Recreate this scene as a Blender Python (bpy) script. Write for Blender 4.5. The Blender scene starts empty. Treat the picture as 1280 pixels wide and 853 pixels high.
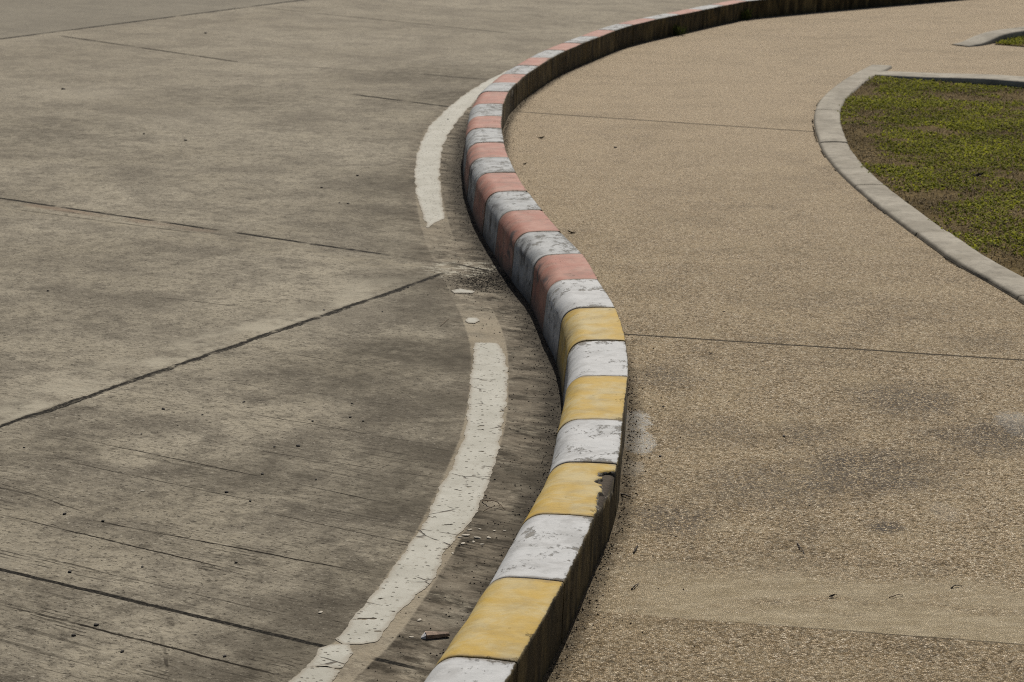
import bpy, bmesh, math, random
import numpy as np
from mathutils import Vector, noise as mn
random.seed(7); rng = np.random.default_rng(7)
scene = bpy.context.scene
COL = scene.collection
R = math.radians

# ------------------------------------------------------------------ survey
CAM_H, FPX, HZ = 1.70, 2767.0, -275.0          # eye height, focal length and horizon of the survey photograph
PITCH = math.atan((426.5 - HZ) / FPX)
def at(px, py, z=0.0):
    """ground point (on the level z) seen at a photo pixel"""
    x = (px - 640) / FPX; y = -(py - 426.5) / FPX
    d = np.array([x, math.cos(PITCH) + y * math.sin(PITCH), -math.sin(PITCH) + y * math.cos(PITCH)])
    return (d * ((CAM_H - z) / -d[2]) + np.array([0, 0, CAM_H]))[:2]
Z_ROAD, Z_WALK, Z_KERB = 0.0, 0.04, 0.17

# ------------------------------------------------------------------ helpers
def link(name, verts, faces, mats=(), parent=None, smooth=False, fmat=None, attrs=None):
    me = bpy.data.meshes.new(name)
    me.from_pydata([tuple(map(float, v)) for v in verts], [], [tuple(map(int, f)) for f in faces])
    for m in mats: me.materials.append(m)
    if fmat is not None: me.polygons.foreach_set('material_index', np.asarray(fmat, dtype=np.int32))
    if smooth: me.polygons.foreach_set('use_smooth', np.ones(len(me.polygons), dtype=bool))
    for k, a in (attrs or {}).items():
        at_ = me.attributes.new(k, 'FLOAT', 'POINT'); at_.data.foreach_set('value', np.asarray(a, dtype=np.float32))
    me.update()
    o = bpy.data.objects.new(name, me); COL.objects.link(o)
    if parent: o.parent = parent
    return o
def tag(o, label=None, cat=None, group=None, kind=None):
    for k, v in (('label', label), ('category', cat), ('group', group), ('kind', kind)):
        if v: o[k] = v
    return o
def empty(name, loc):
    o = bpy.data.objects.new(name, None); COL.objects.link(o); o.location = loc; o.empty_display_size = .1
    return o
def fbm(x, y, z=0., sc=1., octv=3):
    a, s, t = 1., sc, 0.
    for _ in range(octv):
        t += a * mn.noise(Vector((x * s, y * s, z * s + 3.1 * _))); a *= .5; s *= 2.1
    return t
def spline(pts, n=24):
    """dense Catmull-Rom through the points"""
    p = np.array(pts, float); p = np.vstack([2 * p[0] - p[1], p, 2 * p[-1] - p[-2]])
    out = []
    for i in range(1, len(p) - 2):
        t = np.linspace(0, 1, n, endpoint=False)[:, None]
        a, b, c, d = p[i - 1], p[i], p[i + 1], p[i + 2]
        out.append(.5 * (2 * b + (c - a) * t + (2 * a - 5 * b + 4 * c - d) * t ** 2 + (3 * b - a - 3 * c + d) * t ** 3))
    out.append(p[-2:-1])
    return np.vstack(out)
class Path:
    def __init__(s, dense):
        s.p = dense; s.s = np.concatenate([[0], np.cumsum(np.linalg.norm(np.diff(dense, axis=0), axis=1))])
        t = np.gradient(dense, axis=0); s.t = t / np.linalg.norm(t, axis=1)[:, None]
        for _ in range(12): s.t[1:-1] = (s.t[:-2] + s.t[1:-1] * 2 + s.t[2:]) / 4
        s.t /= np.linalg.norm(s.t, axis=1)[:, None]
    def pos(s, a): return np.array([np.interp(a, s.s, s.p[:, 0]), np.interp(a, s.s, s.p[:, 1])])
    def tan(s, a):
        v = np.array([np.interp(a, s.s, s.t[:, 0]), np.interp(a, s.s, s.t[:, 1])]); return v / np.linalg.norm(v)
    def nearest(s, q): return s.s[np.argmin(((s.p - q) ** 2).sum(1))]
    def field(s, X, Y):
        """signed distance (+ on the left of travel) and arc length of the nearest point"""
        D = np.empty(X.size); S = np.empty(X.size); Q = np.stack([X.ravel(), Y.ravel()], 1)
        for i in range(0, len(Q), 4000):
            q = Q[i:i + 4000]; d = q[:, None] - s.p[None]; k = (d ** 2).sum(2).argmin(1); dd = q - s.p[k]
            D[i:i + 4000] = s.t[k, 0] * dd[:, 1] - s.t[k, 1] * dd[:, 0]
            # beyond the ends use the plain distance
            S[i:i + 4000] = s.s[k]
        return D, S

# ------------------------------------------------------------------ node expressions
class NT:
    def __init__(s, name):
        s.m = bpy.data.materials.new(name); s.m.use_nodes = True; s.t = s.m.node_tree; s.t.nodes.clear()
        s.out = s.t.nodes.new('ShaderNodeOutputMaterial'); s.b = s.t.nodes.new('ShaderNodeBsdfPrincipled')
        s.t.links.new(s.b.outputs[0], s.out.inputs[0])
        s.pos = V(s, s.t.nodes.new('ShaderNodeNewGeometry').outputs['Position'])
    def new(s, ty, **k):
        n = s.t.nodes.new(ty)
        for a, b in k.items(): setattr(n, a, b)
        return n
    def put(s, sock, v):
        if isinstance(v, V): s.t.links.new(v.o, sock)
        elif isinstance(v, (tuple, list)) and sock.type == 'RGBA' and len(v) == 3: sock.default_value = (*v, 1)
        else: sock.default_value = v
    def math(s, op, a, b=0., c=None, clamp=False):
        n = s.new('ShaderNodeMath', operation=op, use_clamp=clamp); s.put(n.inputs[0], a); s.put(n.inputs[1], b)
        if c is not None: s.put(n.inputs[2], c)
        return V(s, n.outputs[0])
    def attr(s, name):
        return V(s, s.new('ShaderNodeAttribute', attribute_name=name).outputs['Fac'])
    def sep(s, v):
        n = s.new('ShaderNodeSeparateXYZ'); s.put(n.inputs[0], v); return [V(s, o) for o in n.outputs]
    def xyz(s, x, y, z=0.):
        n = s.new('ShaderNodeCombineXYZ')
        for i, q in enumerate((x, y, z)): s.put(n.inputs[i], q)
        return V(s, n.outputs[0])
    def vmul(s, v, k):
        n = s.new('ShaderNodeVectorMath', operation='MULTIPLY'); s.put(n.inputs[0], v); s.put(n.inputs[1], k); return V(s, n.outputs[0])
    def dot(s, v, k):
        n = s.new('ShaderNodeVectorMath', operation='DOT_PRODUCT'); s.put(n.inputs[0], v); s.put(n.inputs[1], k); return V(s, n.outputs['Value'])
    def dist(s, v, k):
        n = s.new('ShaderNodeVectorMath', operation='DISTANCE'); s.put(n.inputs[0], v); s.put(n.inputs[1], k); return V(s, n.outputs['Value'])
    def noise(s, v, scale, detail=3., rough=.55, dist=0.):
        n = s.new('ShaderNodeTexNoise'); s.put(n.inputs['Vector'], v); s.put(n.inputs['Scale'], float(scale))
        n.inputs['Detail'].default_value = detail; n.inputs['Roughness'].default_value = rough; n.inputs['Distortion'].default_value = dist
        return V(s, n.outputs['Fac'])
    def voro(s, v, scale, feature='F1', rand=1.):
        n = s.new('ShaderNodeTexVoronoi', feature=feature); s.put(n.inputs['Vector'], v); s.put(n.inputs['Scale'], float(scale)); s.put(n.inputs['Randomness'], rand)
        return n
    def ss(s, a, b, x, lo=0., hi=1.):
        n = s.new('ShaderNodeMapRange', interpolation_type='SMOOTHSTEP'); s.put(n.inputs[0], x)
        if not isinstance(a, V) and not isinstance(b, V) and a > b: a, b, lo, hi = b, a, hi, lo
        for i, q in enumerate((a, b, lo, hi)): s.put(n.inputs[i + 1], q)
        return V(s, n.outputs[0])
    def mix(s, f, a, b, mode='MIX'):
        n = s.new('ShaderNodeMix', data_type='RGBA', blend_type=mode, clamp_factor=True)
        s.put(n.inputs[0], f); s.put(n.inputs[6], a); s.put(n.inputs[7], b); return V(s, n.outputs[2])
    def ramp(s, f, stops):
        n = s.new('ShaderNodeValToRGB'); s.put(n.inputs[0], f); e = n.color_ramp.elements
        while len(e) < len(stops): e.new(.5)
        for q, (p, c) in zip(e, stops): q.position = p; q.color = (*c, 1)
        return V(s, n.outputs[0])
    def line(s, p, q):
        """signed distance (m) of the shaded point from the ground line p-q, + on its left; and the distance along it"""
        p = np.array(p); q = np.array(q); L = np.linalg.norm(q - p); t = (q - p) / L; n = np.array([-t[1], t[0]])
        return s.dot(s.pos, (n[0], n[1], 0)) - float(n @ p), s.dot(s.pos, (t[0], t[1], 0)) - float(t @ p), L
    def finish(s, color, rough=.85, height=None, dist=.002, spec=.3, strength=1.):
        s.put(s.b.inputs['Base Color'], color); s.put(s.b.inputs['Roughness'], rough); s.b.inputs['Specular IOR Level'].default_value = spec
        if height is not None:
            n = s.new('ShaderNodeBump'); n.inputs['Distance'].default_value = dist; n.inputs['Strength'].default_value = strength
            s.put(n.inputs['Height'], height); s.t.links.new(n.outputs[0], s.b.inputs['Normal'])
        return s.m
class V:
    def __init__(s, nt, o): s.n, s.o = nt, o
    def __add__(s, k): return s.n.math('ADD', s, k)
    __radd__ = __add__
    def __sub__(s, k): return s.n.math('SUBTRACT', s, k)
    def __rsub__(s, k): return s.n.math('SUBTRACT', k, s)
    def __mul__(s, k): return s.n.math('MULTIPLY', s, k)
    __rmul__ = __mul__
    def __truediv__(s, k): return s.n.math('DIVIDE', s, k)
    def abs(s): return s.n.math('ABSOLUTE', s)
    def max(s, k): return s.n.math('MAXIMUM', s, k)
    def min(s, k): return s.n.math('MINIMUM', s, k)

# ------------------------------------------------------------------ kerb course
KB = [(646.6,828),(705,727),(743,646.5),(772,580.5),(779,525.5),(785.5,470.3),(782.6,426),(770,384.6),(748,349.2),(728.3,317),
      (701,288.6),(678,262),(660,238.5),(645.4,215.5),(636.2,196.5),(630.6,178),(627.3,160.4),(628,145.6),(629.6,130),(636,115),
      (646,103.8),(657.5,93)]                                # joints between the blocks, on the upper edge of the walk side
KF = [(675,81.5),(704,64.5),(749.5,46),(779,35),(808.4,27.2),(856,17.2),(912.6,5.4),(962,-1.5)]
kp = [at(x, y, Z_KERB) for x, y in KB + KF]
e = at(1178, 1.5, Z_WALK); kp.append(e)
tl = kp[-1] - kp[-2]; tl /= np.linalg.norm(tl)
for k in range(1, 6): kp.append(kp[-1] + tl * 1.6)
t0 = kp[0] - kp[1]; t0 /= np.linalg.norm(t0)
pre = []; a = math.atan2(t0[1], t0[0]); q = kp[0]
for k in range(9):
    a += R(-1.2); q = q + .45 * np.array([math.cos(a), math.sin(a)]); pre.insert(0, q)
kerb = Path(spline(pre + kp))
joints = [kerb.nearest(p) for p in kp[:len(KB)]]
PITCHL = .372
front = []; s_ = joints[0]
while s_ > PITCHL: s_ -= PITCHL; front.insert(0, s_)
n_front = len(front)
back = []; s_ = joints[-1]
while s_ + PITCHL < kerb.s[-1] - .1: s_ += PITCHL * random.uniform(.97, 1.03); back.append(s_)
allj = front + joints + back

# ------------------------------------------------------------------ materials
def concrete_face(nt, x, y, z):
    """bare, mouldy back of the kerb: dark streaks running down, ochre stains"""
    v = nt.xyz(x * 22., y * 22., z * 5.)
    st = nt.noise(v, 1., 5., .6); bl = nt.noise(nt.pos, 9., 5., .6); fine = nt.noise(nt.pos, 160., 3., .6)
    c = nt.ramp(st, [(.30, (.014, .011, .004)), (.46, (.046, .034, .013)), (.58, (.11, .082, .032)), (.74, (.22, .17, .075))])
    c = nt.mix(nt.ss(.55, .72, bl) * .65, c, (.155, .105, .035))
    return nt.mix(nt.ss(.3, .7, fine) * .4, c, (.035, .032, .024))

def paint_mat(name, col, lo, hi, bare_col, pale=(.6, .6, .6), pale_f=.2, scuff=.5, grime=.5):
    nt = NT(name); x, y, z = nt.sep(nt.pos); per = nt.attr('per'); chip = nt.attr('chip'); seed = nt.attr('seed'); va = nt.attr('along')
    sh = nt.xyz(x + seed * 7.3, y * 1.15 + seed * 3.1, z * 1.2)
    big = nt.noise(sh, 5.5, 4., .55); flake = nt.noise(nt.vmul(sh, (1., .62, .8)), 46., 8., .74); mid = nt.noise(sh, 38., 4., .6); fine = nt.noise(sh, 240., 2.)
    c = nt.mix(nt.ss(.38, .66, nt.noise(sh, 9.5, 5., .62, .5)) * pale_f, col, pale)
    c = nt.mix(nt.ss(.35, .75, mid) * .22, c, tuple(k * .62 for k in col))
    c = nt.mix(nt.ss(.45, .8, nt.noise(nt.vmul(sh, (1.4, 6., 3.)), 24., 5.)) * .25, c, tuple(k * .55 for k in col))
    # bare patches where the paint has flaked off
    th = nt.ss(.42, .60, nt.noise(sh, 9., 4., .6), hi, lo)
    th = th - nt.ss(.03, .0, per) * .075 - nt.ss(.10, .0, nt.math('MINIMUM', va, 1. - va)) * .06
    bare = nt.ss(th, th + .085, flake) * .85
    bc = nt.mix(nt.ss(.35, .7, fine), bare_col, tuple(k * .55 for k in bare_col))
    c = nt.mix(bare, c, bc)
    # soft handled grime, in smudges
    gr = nt.ss(.44, .66, nt.noise(sh, 11., 6., .68, .4)) * .55
    c = nt.mix(gr * grime, c, tuple(k * .52 for k in bare_col))
    # tyre scuffs on the road side and road grime low down
    sc = nt.ss(.50, .64, nt.noise(nt.vmul(sh, (2.2, 1.6, 1.3)), 6., 4., .6, .8)) * nt.ss(.12, .17, per)
    c = nt.mix(sc * scuff, c, (.060, .060, .060))
    lowm = nt.ss(.075, .0, z + (mid - .5) * .06) * nt.ss(.12, .16, per)
    c = nt.mix(lowm * .75, c, (.06, .052, .04))
    # dirt worked into the joint ends
    en = nt.math('MINIMUM', va, 1. - va)
    c = nt.mix(nt.ss(.045, .0, en + (mid - .5) * .09) * .6, c, (.10, .075, .045))
    # worn top edge, chipped corner, unpainted back
    edge = nt.ss(.0035, .0, per + (nt.noise(nt.pos, 75., 4., .65) - .5) * .010)
    under = concrete_face(nt, x, y, z)
    brk = nt.mix(nt.ss(.45, .68, nt.noise(nt.pos, 70., 5., .7)), (.026, .021, .013), (.20, .172, .125))
    c = nt.mix(edge, c, under)
    c = nt.mix(nt.ss(.1, .25, chip), c, brk)
    h = (1. - bare) * .6 + fine * .35 + mid * .5 + nt.noise(nt.pos, 75., 5.) * edge
    return nt.finish(c, .72 + bare * .2, h, .0016, .16)

WHITE = [paint_mat('white_kerb_paint', (.40, .405, .395), .51, .66, (.185, .172, .145), (.45, .452, .44), .6, .4, .55),
         paint_mat('worn_white_kerb_paint', (.30, .31, .305), .485, .60, (.185, .178, .155), (.38, .387, .375), .7, 1., 1.)]
YELLOW = paint_mat('yellow_kerb_paint', (.39, .258, .044), .61, .80, (.25, .19, .085), (.405, .338, .175), .85, .4, .5)
RED = paint_mat('faded_red_kerb_paint', (.30, .130, .092), .57, .76, (.22, .17, .13), (.36, .205, .155), .8, .9, .7)

def mortar_mat():
    nt = NT('joint_mortar'); f = nt.noise(nt.pos, 140., 4.)
    return nt.finish(nt.mix(f, (.018, .014, .009), (.07, .05, .03)), .95, f, .002)
MORTAR = mortar_mat()
def back_mat():
    nt = NT('kerb_back_concrete'); x, y, z = nt.sep(nt.pos)
    return nt.finish(concrete_face(nt, x, y, z), .9)
BACKM = back_mat()

# ---- road slab concrete
A1 = (at(0, 533), at(555, 342)); A2 = (at(0, 49), at(380, 0))
B1 = (at(0, 712), at(530, 838)); B2 = (at(0, 248), at(560, 330))
BD = B1[1] - B1[0]; BD = BD / np.linalg.norm(BD)
def road_mat():
    nt = NT('weathered_road_concrete'); P = nt.pos; x, y, z = nt.sep(P)
    dk = nt.attr('dk'); dl = nt.attr('dl'); tl = nt.attr('tl')
    bp = nt.dot(P, (BD[0], BD[1], 0)); bq = nt.dot(P, (-BD[1], BD[0], 0))
    vb = nt.xyz(bp, bq)                                                   # broom direction frame
    n1 = nt.noise(P, .9, 5., .6); n2 = nt.noise(nt.vmul(vb, (1., 1.35, 1.)), 2.6, 7., .68); n3 = nt.noise(P, 17., 5., .65)
    c = nt.mix(nt.ss(.32, .68, n1), (.215, .190, .142), (.315, .282, .215))
    c = nt.mix(nt.ss(.42, .64, n2) * nt.ss(4.5, 9., y, .72, .5), c, (.088, .076, .057))
    c = nt.mix(nt.ss(.58, .36, n2) * .22, c, (.29, .255, .18))
    c = nt.mix(nt.ss(.45, .72, n3) * .55, c, (.085, .074, .055))
    c = nt.mix(nt.ss(.50, .66, nt.noise(P, 6.5, 7., .72)) * nt.ss(4.5, 8., y, .62, .26), c, (.066, .057, .043))
    # aggregate grain
    vg = nt.xyz(bp * .75, bq * 1.25)
    st = nt.noise(nt.xyz(bp * 14., bq * 27.), 1., 7., .80)
    c = nt.mix(nt.ss(.54, .64, st) * .55, c, (.060, .051, .036))
    c = nt.mix(nt.ss(.44, .34, st) * .40, c, (.36, .325, .25))
    c = nt.mix(nt.ss(.52, .60, nt.noise(vg, 48., 6., .85)) * .66, c, (.070, .061, .046))
    c = nt.mix(nt.ss(.555, .63, nt.noise(vg, 74., 5., .85)) * .6, c, (.40, .365, .29))
    c = nt.mix(nt.ss(.575, .625, nt.noise(vg, 80., 3., .8)) * .85, c, (.035, .030, .022))
    wob = (nt.noise(P, 7., 4., .6) - .5) * .014 + (nt.noise(P, 60., 3., .6) - .5) * .007
    # broom grooves: fine broken streaks in patches
    gr = nt.noise(nt.xyz(bp * 1.8, bq * 85. + wob * 40.), 1., 3., .6)
    gm = nt.ss(.44, .58, nt.noise(nt.vmul(vb, (.8, 1.6, 1.)), 1.7, 3.)) * nt.ss(7.5, 4.6, y)
    groove = nt.ss(.56, .63, gr) * gm
    cm = nt.math('SINE', bq * 420. + wob * 260. + nt.noise(vb, 2., 2.) * 14.)
    comb = nt.ss(.25, .85, cm) * nt.ss(.55, .64, nt.noise(nt.xyz(bp * 2.2, bq * 5.), 1.3, 5., .7)) * nt.ss(5.6, 4.6, y)
    gr2 = nt.ss(.62, .68, nt.noise(nt.xyz(bp * 3.2 + 9., bq * 60. + wob * 60.), 1., 4., .62)) * nt.ss(.42, .6, nt.noise(vb, 2.9, 3.))
    # long shallow hair cracks along the broom direction
    def band(d, w, soft): return nt.ss(w + soft, w, d.abs())
    hair = None
    for (x0, y0, x1, y1, w, amp) in [(56,540,480,628,.0011,.95),(0,604,105,640,.0012,.9),(105,649,480,720,.0016,1.),(0,643,289,712,.0014,1.),(75,575,320,627,.0010,.8),
                                     (0,755.6,367,849,.0019,1.),(300,515,520,553,.0010,.8),(350,440,480,462,.001,.7),(300,560,560,600,.0009,.7),
                                     (200,372,295,383,.0024,1.),(330,10,640,42,.014,.45),(440,118,590,137.5,.010,1.),(75,45,300,78,.013,.8),(300,78,520,93,.010,.35),(520,92,610,100,.010,.7),(20,262,240,291,.004,.6),(560,328,625,342,.004,1.),
                                     (330,640,560,690,.0009,.7),(20,690,360,770,.0009,.6),(500,600,590,617,.0009,.6), (0,155,260,188,.003,.25), (200,795,215,853,.002,.7)]:
        d, t, L = nt.line(at(x0, y0), at(x1, y1))
        br = nt.ss(.36, .52, nt.noise(nt.xyz(t * 3. + x0, d * 8.), 1., 4., .7))
        m = band(d + wob * .9, w * 1.35, .0022) * nt.ss(-.06, .1, t) * nt.ss(L + .06, L - .1, t) * br * amp
        hair = m if hair is None else hair.max(m)
    # expansion joints between slabs
    da1, ta1, La1 = nt.line(*A1); da2, ta2, _ = nt.line(*A2); db1, tb1, Lb1 = nt.line(*B1); db2, tb2, Lb2 = nt.line(*B2)
    wob2 = wob + (nt.noise(P, 25., 3.) - .5) * .006
    j = band(da1 + wob2 * 2.4, .0065, .007) * nt.ss(La1 + .04, La1 - .02, ta1) * nt.ss(.30, .48, nt.noise(P, 14., 5., .75))
    j = j.max(band(da1 + .014 + wob2 * 2.4, .0025, .004) * nt.ss(.46, .56, nt.noise(P, 6., 4., .7)) * nt.ss(La1, La1 - .1, ta1))
    j = j.max(band(da2 + wob2 * 3., .014, .014) * nt.ss(.30, .5, nt.noise(P, 3., 4., .7)))
    j = j.max(band(db1 + wob2 * .8, .0058, .003) * nt.ss(Lb1 + .03, Lb1 - .05, tb1) * nt.ss(.045, .06, dl.abs() + (n3 - .5) * .02, .12, 1.))
    j = j.max(band(db2 + wob2, .0085, .006) * nt.ss(.36, .52, nt.noise(nt.vmul(vb, (1., .2, 1.)), 5., 4., .7)) * nt.ss(Lb2 - .02, Lb2 - .45, tb2, .25, 1.))
    # second, ragged edge of the far cross joint and laitance smeared along the long joint
    j = j.max(band(db2 + .06 + wob2 * 2., .002, .004) * nt.ss(.5, .6, nt.noise(vb, 2.1, 4., .7)) * .8)
    pl = nt.ss(.0, .03, da1) * nt.ss(.30, .05, da1) * nt.ss(.40, .62, nt.noise(P, 5., 6., .68)) * nt.ss(La1 + .2, La1 - .1, ta1)
    c = nt.mix(pl * .95, c, (.33, .30, .23))
    pl2 = nt.ss(.17, .0, (db2 + .10).abs()) * nt.ss(.45, .65, nt.noise(nt.vmul(vb, (1., 3., 1.)), 6., 6., .7))
    c = nt.mix(pl2 * .5, c, (.28, .245, .175))
    rust = nt.ss(.05, .0, (db2 + .035).abs()) * nt.ss(.5, .62, nt.noise(vb, 1.7, 3.)) * nt.ss(.9, .4, tb2 - 1.)
    c = nt.mix(rust * .5, c, (.16, .10, .065))
    # the far slab is a darker, greener mix; the far part of the near row paler
    c = nt.mix(nt.ss(.0, .02, da2) * .55, c, (.125, .118, .096))
    c = nt.mix(nt.ss(9.5, 15., y) * .28, c, (.235, .205, .155))
    # where the edge line has worn away its ghost stays pale
    ya, yb, yc, yd = [at(590, q)[1] for q in (412, 375, 318, 288)]
    gh = nt.ss(.060, .053, dl.abs() + (n3 - .5) * .012) * nt.ss(11.3, 10.6, tl) * (nt.ss(ya, yb, y + (n3 - .5) * .3, 1., .10) + nt.ss(yc, yd, y + (n3 - .5) * .3, 0., .45))
    ghn = nt.ss(.30, .60, nt.noise(P, 11., 6., .65))
    c = nt.mix(gh * (.16 + ghn * .5), c, (.28, .238, .168))
    # tyre-darkened strip against both edges of the line
    sd_ = nt.ss(-.21, -.09, dl) * nt.ss(-.052, -.060, dl) * nt.ss(.40, .58, nt.noise(nt.vmul(vb, (1.2, 2.2, 1.)), 5.5, 7., .75))
    sd_ = sd_.max(nt.ss(.50, .08, dl) * nt.ss(.054, .062, dl) * nt.ss(.34, .60, nt.noise(vb, 3.1, 6., .7)) * .8) * nt.ss(10.5, 9., y)
    c = nt.mix(sd_ * .8, c, (.052, .044, .031))
    # gutter: silt, damp and black specks between line and kerb
    gut = nt.ss(.34, .16, dk) 
    c = nt.mix(gut * nt.ss(.42, .55, nt.noise(nt.vmul(vb, (1.3, 2.8, 1.)), 8., 7., .75)) * (1. - gh) * .92, c, (.034, .028, .019))
    c = nt.mix(gut * nt.ss(.62, .42, nt.noise(nt.vmul(vb, (1.4, 2.6, 1.)), 6.3, 6., .7)) * .45, c, (.26, .222, .165))
    c = nt.mix(nt.ss(.11, .015, dk + (n3 - .5) * .12) * .85, c, (.030, .025, .018))
    # oily and worn areas with their own shapes (surveyed, stored on the mesh)
    c = nt.mix(nt.attr('oil') * nt.ss(.2, .6, n3), c, (.055, .047, .033))
    c = nt.mix(nt.attr('laitance') * nt.ss(.3, .7, n3), c, (.29, .26, .20))
    # gritty muck and broken corners where the joints meet
    g = at(612, 352); d = nt.dist(P, (g[0], g[1], 0)) + (nt.noise(P, 9., 5., .7) - .5) * .30
    muck = nt.ss(.24, .08, d)
    c = nt.mix(muck * nt.ss(.44, .56, nt.noise(P, 75., 4., .7)) * .95, c, (.022, .018, .012))
    g = at(575, 336); d = nt.dist(P, (g[0], g[1], 0)) + (nt.noise(P, 14., 5., .7) - .5) * .22
    c = nt.mix(nt.ss(.17, .08, d) * nt.ss(.48, .58, nt.noise(nt.vmul(vb, (1., 2., 1.)), 19., 5., .7)) * .85, c, (.40, .375, .30))
    c = nt.mix(hair.max(groove * .5).max(gr2 * .4).max(comb * .8) * (1. - gh * .6), c, (.014, .011, .007))
    c = nt.mix(j, c, nt.mix(nt.ss(.45, .65, nt.noise(P, 130., 3.)), (.008, .007, .005), (.038, .033, .025)))
    # pits
    pit = nt.ss(.16, .07, V(nt, nt.voro(P, 32.).outputs['Distance'])) * nt.ss(.50, .6, nt.noise(P, 13., 2.))
    c = nt.mix(pit * .8, c, (.03, .026, .02))
    h = nt.noise(P, 110., 4., .8) * .8 + nt.noise(P, 17., 5., .65) * .7
    return nt.finish(c, .92, h, .0035, .06)

# ---- washed pebble pavement
C1 = (at(740, 764, Z_WALK), at(1280, 806, Z_WALK)); C2 = (at(783, 418, Z_WALK), at(1280, 450.5, Z_WALK)); C3 = (at(640, 139.5, Z_WALK), at(1020, 165, Z_WALK))
def walk_mat():
    nt = NT('washed_pebble_pavement'); P = nt.pos; x, y, z = nt.sep(P); dk = nt.attr('dk')
    vo = nt.voro(P, 240.); edge = V(nt, nt.voro(P, 240., 'DISTANCE_TO_EDGE').outputs['Distance'])
    cr, cg, cb = nt.sep(V(nt, vo.outputs['Color']))
    vo2 = nt.voro(P, 105.); c2 = nt.sep(V(nt, vo2.outputs['Color']))
    n1 = nt.noise(P, 1.3, 5., .6); n2 = nt.noise(P, 4.2, 6., .65); n3 = nt.noise(P, 24., 4., .65)
    peb = nt.ramp(cr, [(0., (.065, .047, .025)), (.20, (.205, .149, .078)), (.42, (.345, .264, .162)), (.70, (.42, .33, .212)), (.88, (.50, .405, .272)), (.98, (.66, .57, .43))])
    peb = nt.mix(nt.ss(.80, .86, c2[0]) * .35, peb, (.62, .54, .39))
    peb = nt.mix(nt.ss(.18, .12, c2[1]) * .38, peb, (.050, .040, .025))
    cem = nt.mix(n3, (.16, .128, .078), (.23, .185, .115))
    gap = nt.ss(.13, .03, edge)
    c = nt.mix(gap * .5, peb, tuple((.055, .043, .026)))
    # weathering: greyer, darker worn areas and paler, sandier ones
    dirt = nt.ss(.47, .68, n2) * nt.ss(.40, .60, n1)
    c = nt.mix(dirt * nt.ss(.40, .62, cg) * .72, c, (.060, .050, .037))
    c = nt.mix(nt.ss(.55, .30, n2) * .25, c, (.42, .34, .21))
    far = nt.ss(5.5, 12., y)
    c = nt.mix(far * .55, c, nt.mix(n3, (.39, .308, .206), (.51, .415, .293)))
    c = nt.mix(nt.ss(.45, .72, nt.noise(nt.vmul(P, (.6, 1.5, 1.)), 2., 5., .65)) * .20, c, (.135, .108, .066))
    # cement slurry that covers the pebbles along the near joint
    d1, t1, L1 = nt.line(*C1)
    wv = nt.noise(nt.vmul(P, (1.1, 2.6, 1.)), 4.5, 7., .68) - .5
    m = nt.ss(-.004, .003, d1 + (nt.noise(P, 26., 4.) - .5) * .010) * nt.ss(.44, .16, d1 + wv * .5) * nt.ss(.30, .50, nt.noise(nt.vmul(P, (1., 2.2, 1.)), 3.1, 6., .66))
    m = m * nt.ss(-.15, .25, t1)
    cc = nt.mix(nt.ss(.3, .7, nt.noise(nt.vmul(P, (1., 2.5, 1.)), 15., 5., .6)), (.32, .262, .165), (.42, .355, .24))
    c = nt.mix(m * nt.ss(1.05, .95, cr + (n3 - .5) * .3) * .9, c, cc)
    # rougher, dirtier panel below that joint
    low = nt.ss(.002, -.003, d1)
    c = nt.mix(low * nt.ss(.35, .6, cg) * .30, c, (.10, .074, .038))
    # joints
    wob = (nt.noise(P, 8., 4., .6) - .5) * .012 + (nt.noise(P, 70., 3.) - .5) * .004
    def band(d, w, soft): return nt.ss(w + soft, w, (d + wob).abs())
    d2, t2, _ = nt.line(*C2); d3, t3, _ = nt.line(*C3)
    j = band(d2, .0055, .004).max(band(d3, .008, .010) * nt.ss(.30, .45, nt.noise(P, 3., 4., .7)) * .8)
    j = j.max(band(d1, .0014, .002) * nt.ss(.15, .6, t1) * .75)
    c = nt.mix(j * .9, c, (.035, .028, .018))
    # splashed white paint and grey wash
    for (px, py, rx, f, col) in [(794, 527, .040, .8, (.50, .49, .45)), (797, 552, .045, .75, (.46, .45, .41)), (790, 585, .03, .4, (.42, .40, .35)), (1272, 530, .05, .55, (.36, .35, .31)),
                                 (1180, 640, .03, .2, (.34, .32, .28))]:
        g = at(px, py, Z_WALK); d = nt.dist(nt.vmul(P, (1., .42, 0.)), (g[0], g[1] * .42, 0)) + (nt.noise(P, 40., 6., .75) - .5) * rx * 2.2
        c = nt.mix(nt.ss(rx * 1.15, rx * .85, d) * nt.ss(.9, .55, cr) * f, c, col)
    for (px, py, r, f) in [(1130, 500, .24, .75), (1080, 590, .30, .7), (1250, 545, .28, .75), (1105, 660, .07, .9), (830, 470, .16, .6), (960, 610, .24, .55), (840, 650, .18, .6), (1010, 540, .15, .5), (900, 540, .2, .4)]:
        g = at(px, py, Z_WALK); d = nt.dist(P, (g[0], g[1], Z_WALK)) + (nt.noise(P, 11., 5., .7) - .5) * r * 1.5
        c = nt.mix(nt.ss(r, r * .2, d) * f * nt.ss(.30, .55, cg), c, (.062, .055, .049))
    # silt at the foot of the kerb
    c = nt.mix(nt.ss(.055, .01, dk + (n3 - .5) * .05) * .7, c, (.05, .038, .022))
    h = nt.ss(.0, .28, edge) + cb * .5 + n3 * .4
    return nt.finish(c, .9, h, .0017, .08)

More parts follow.
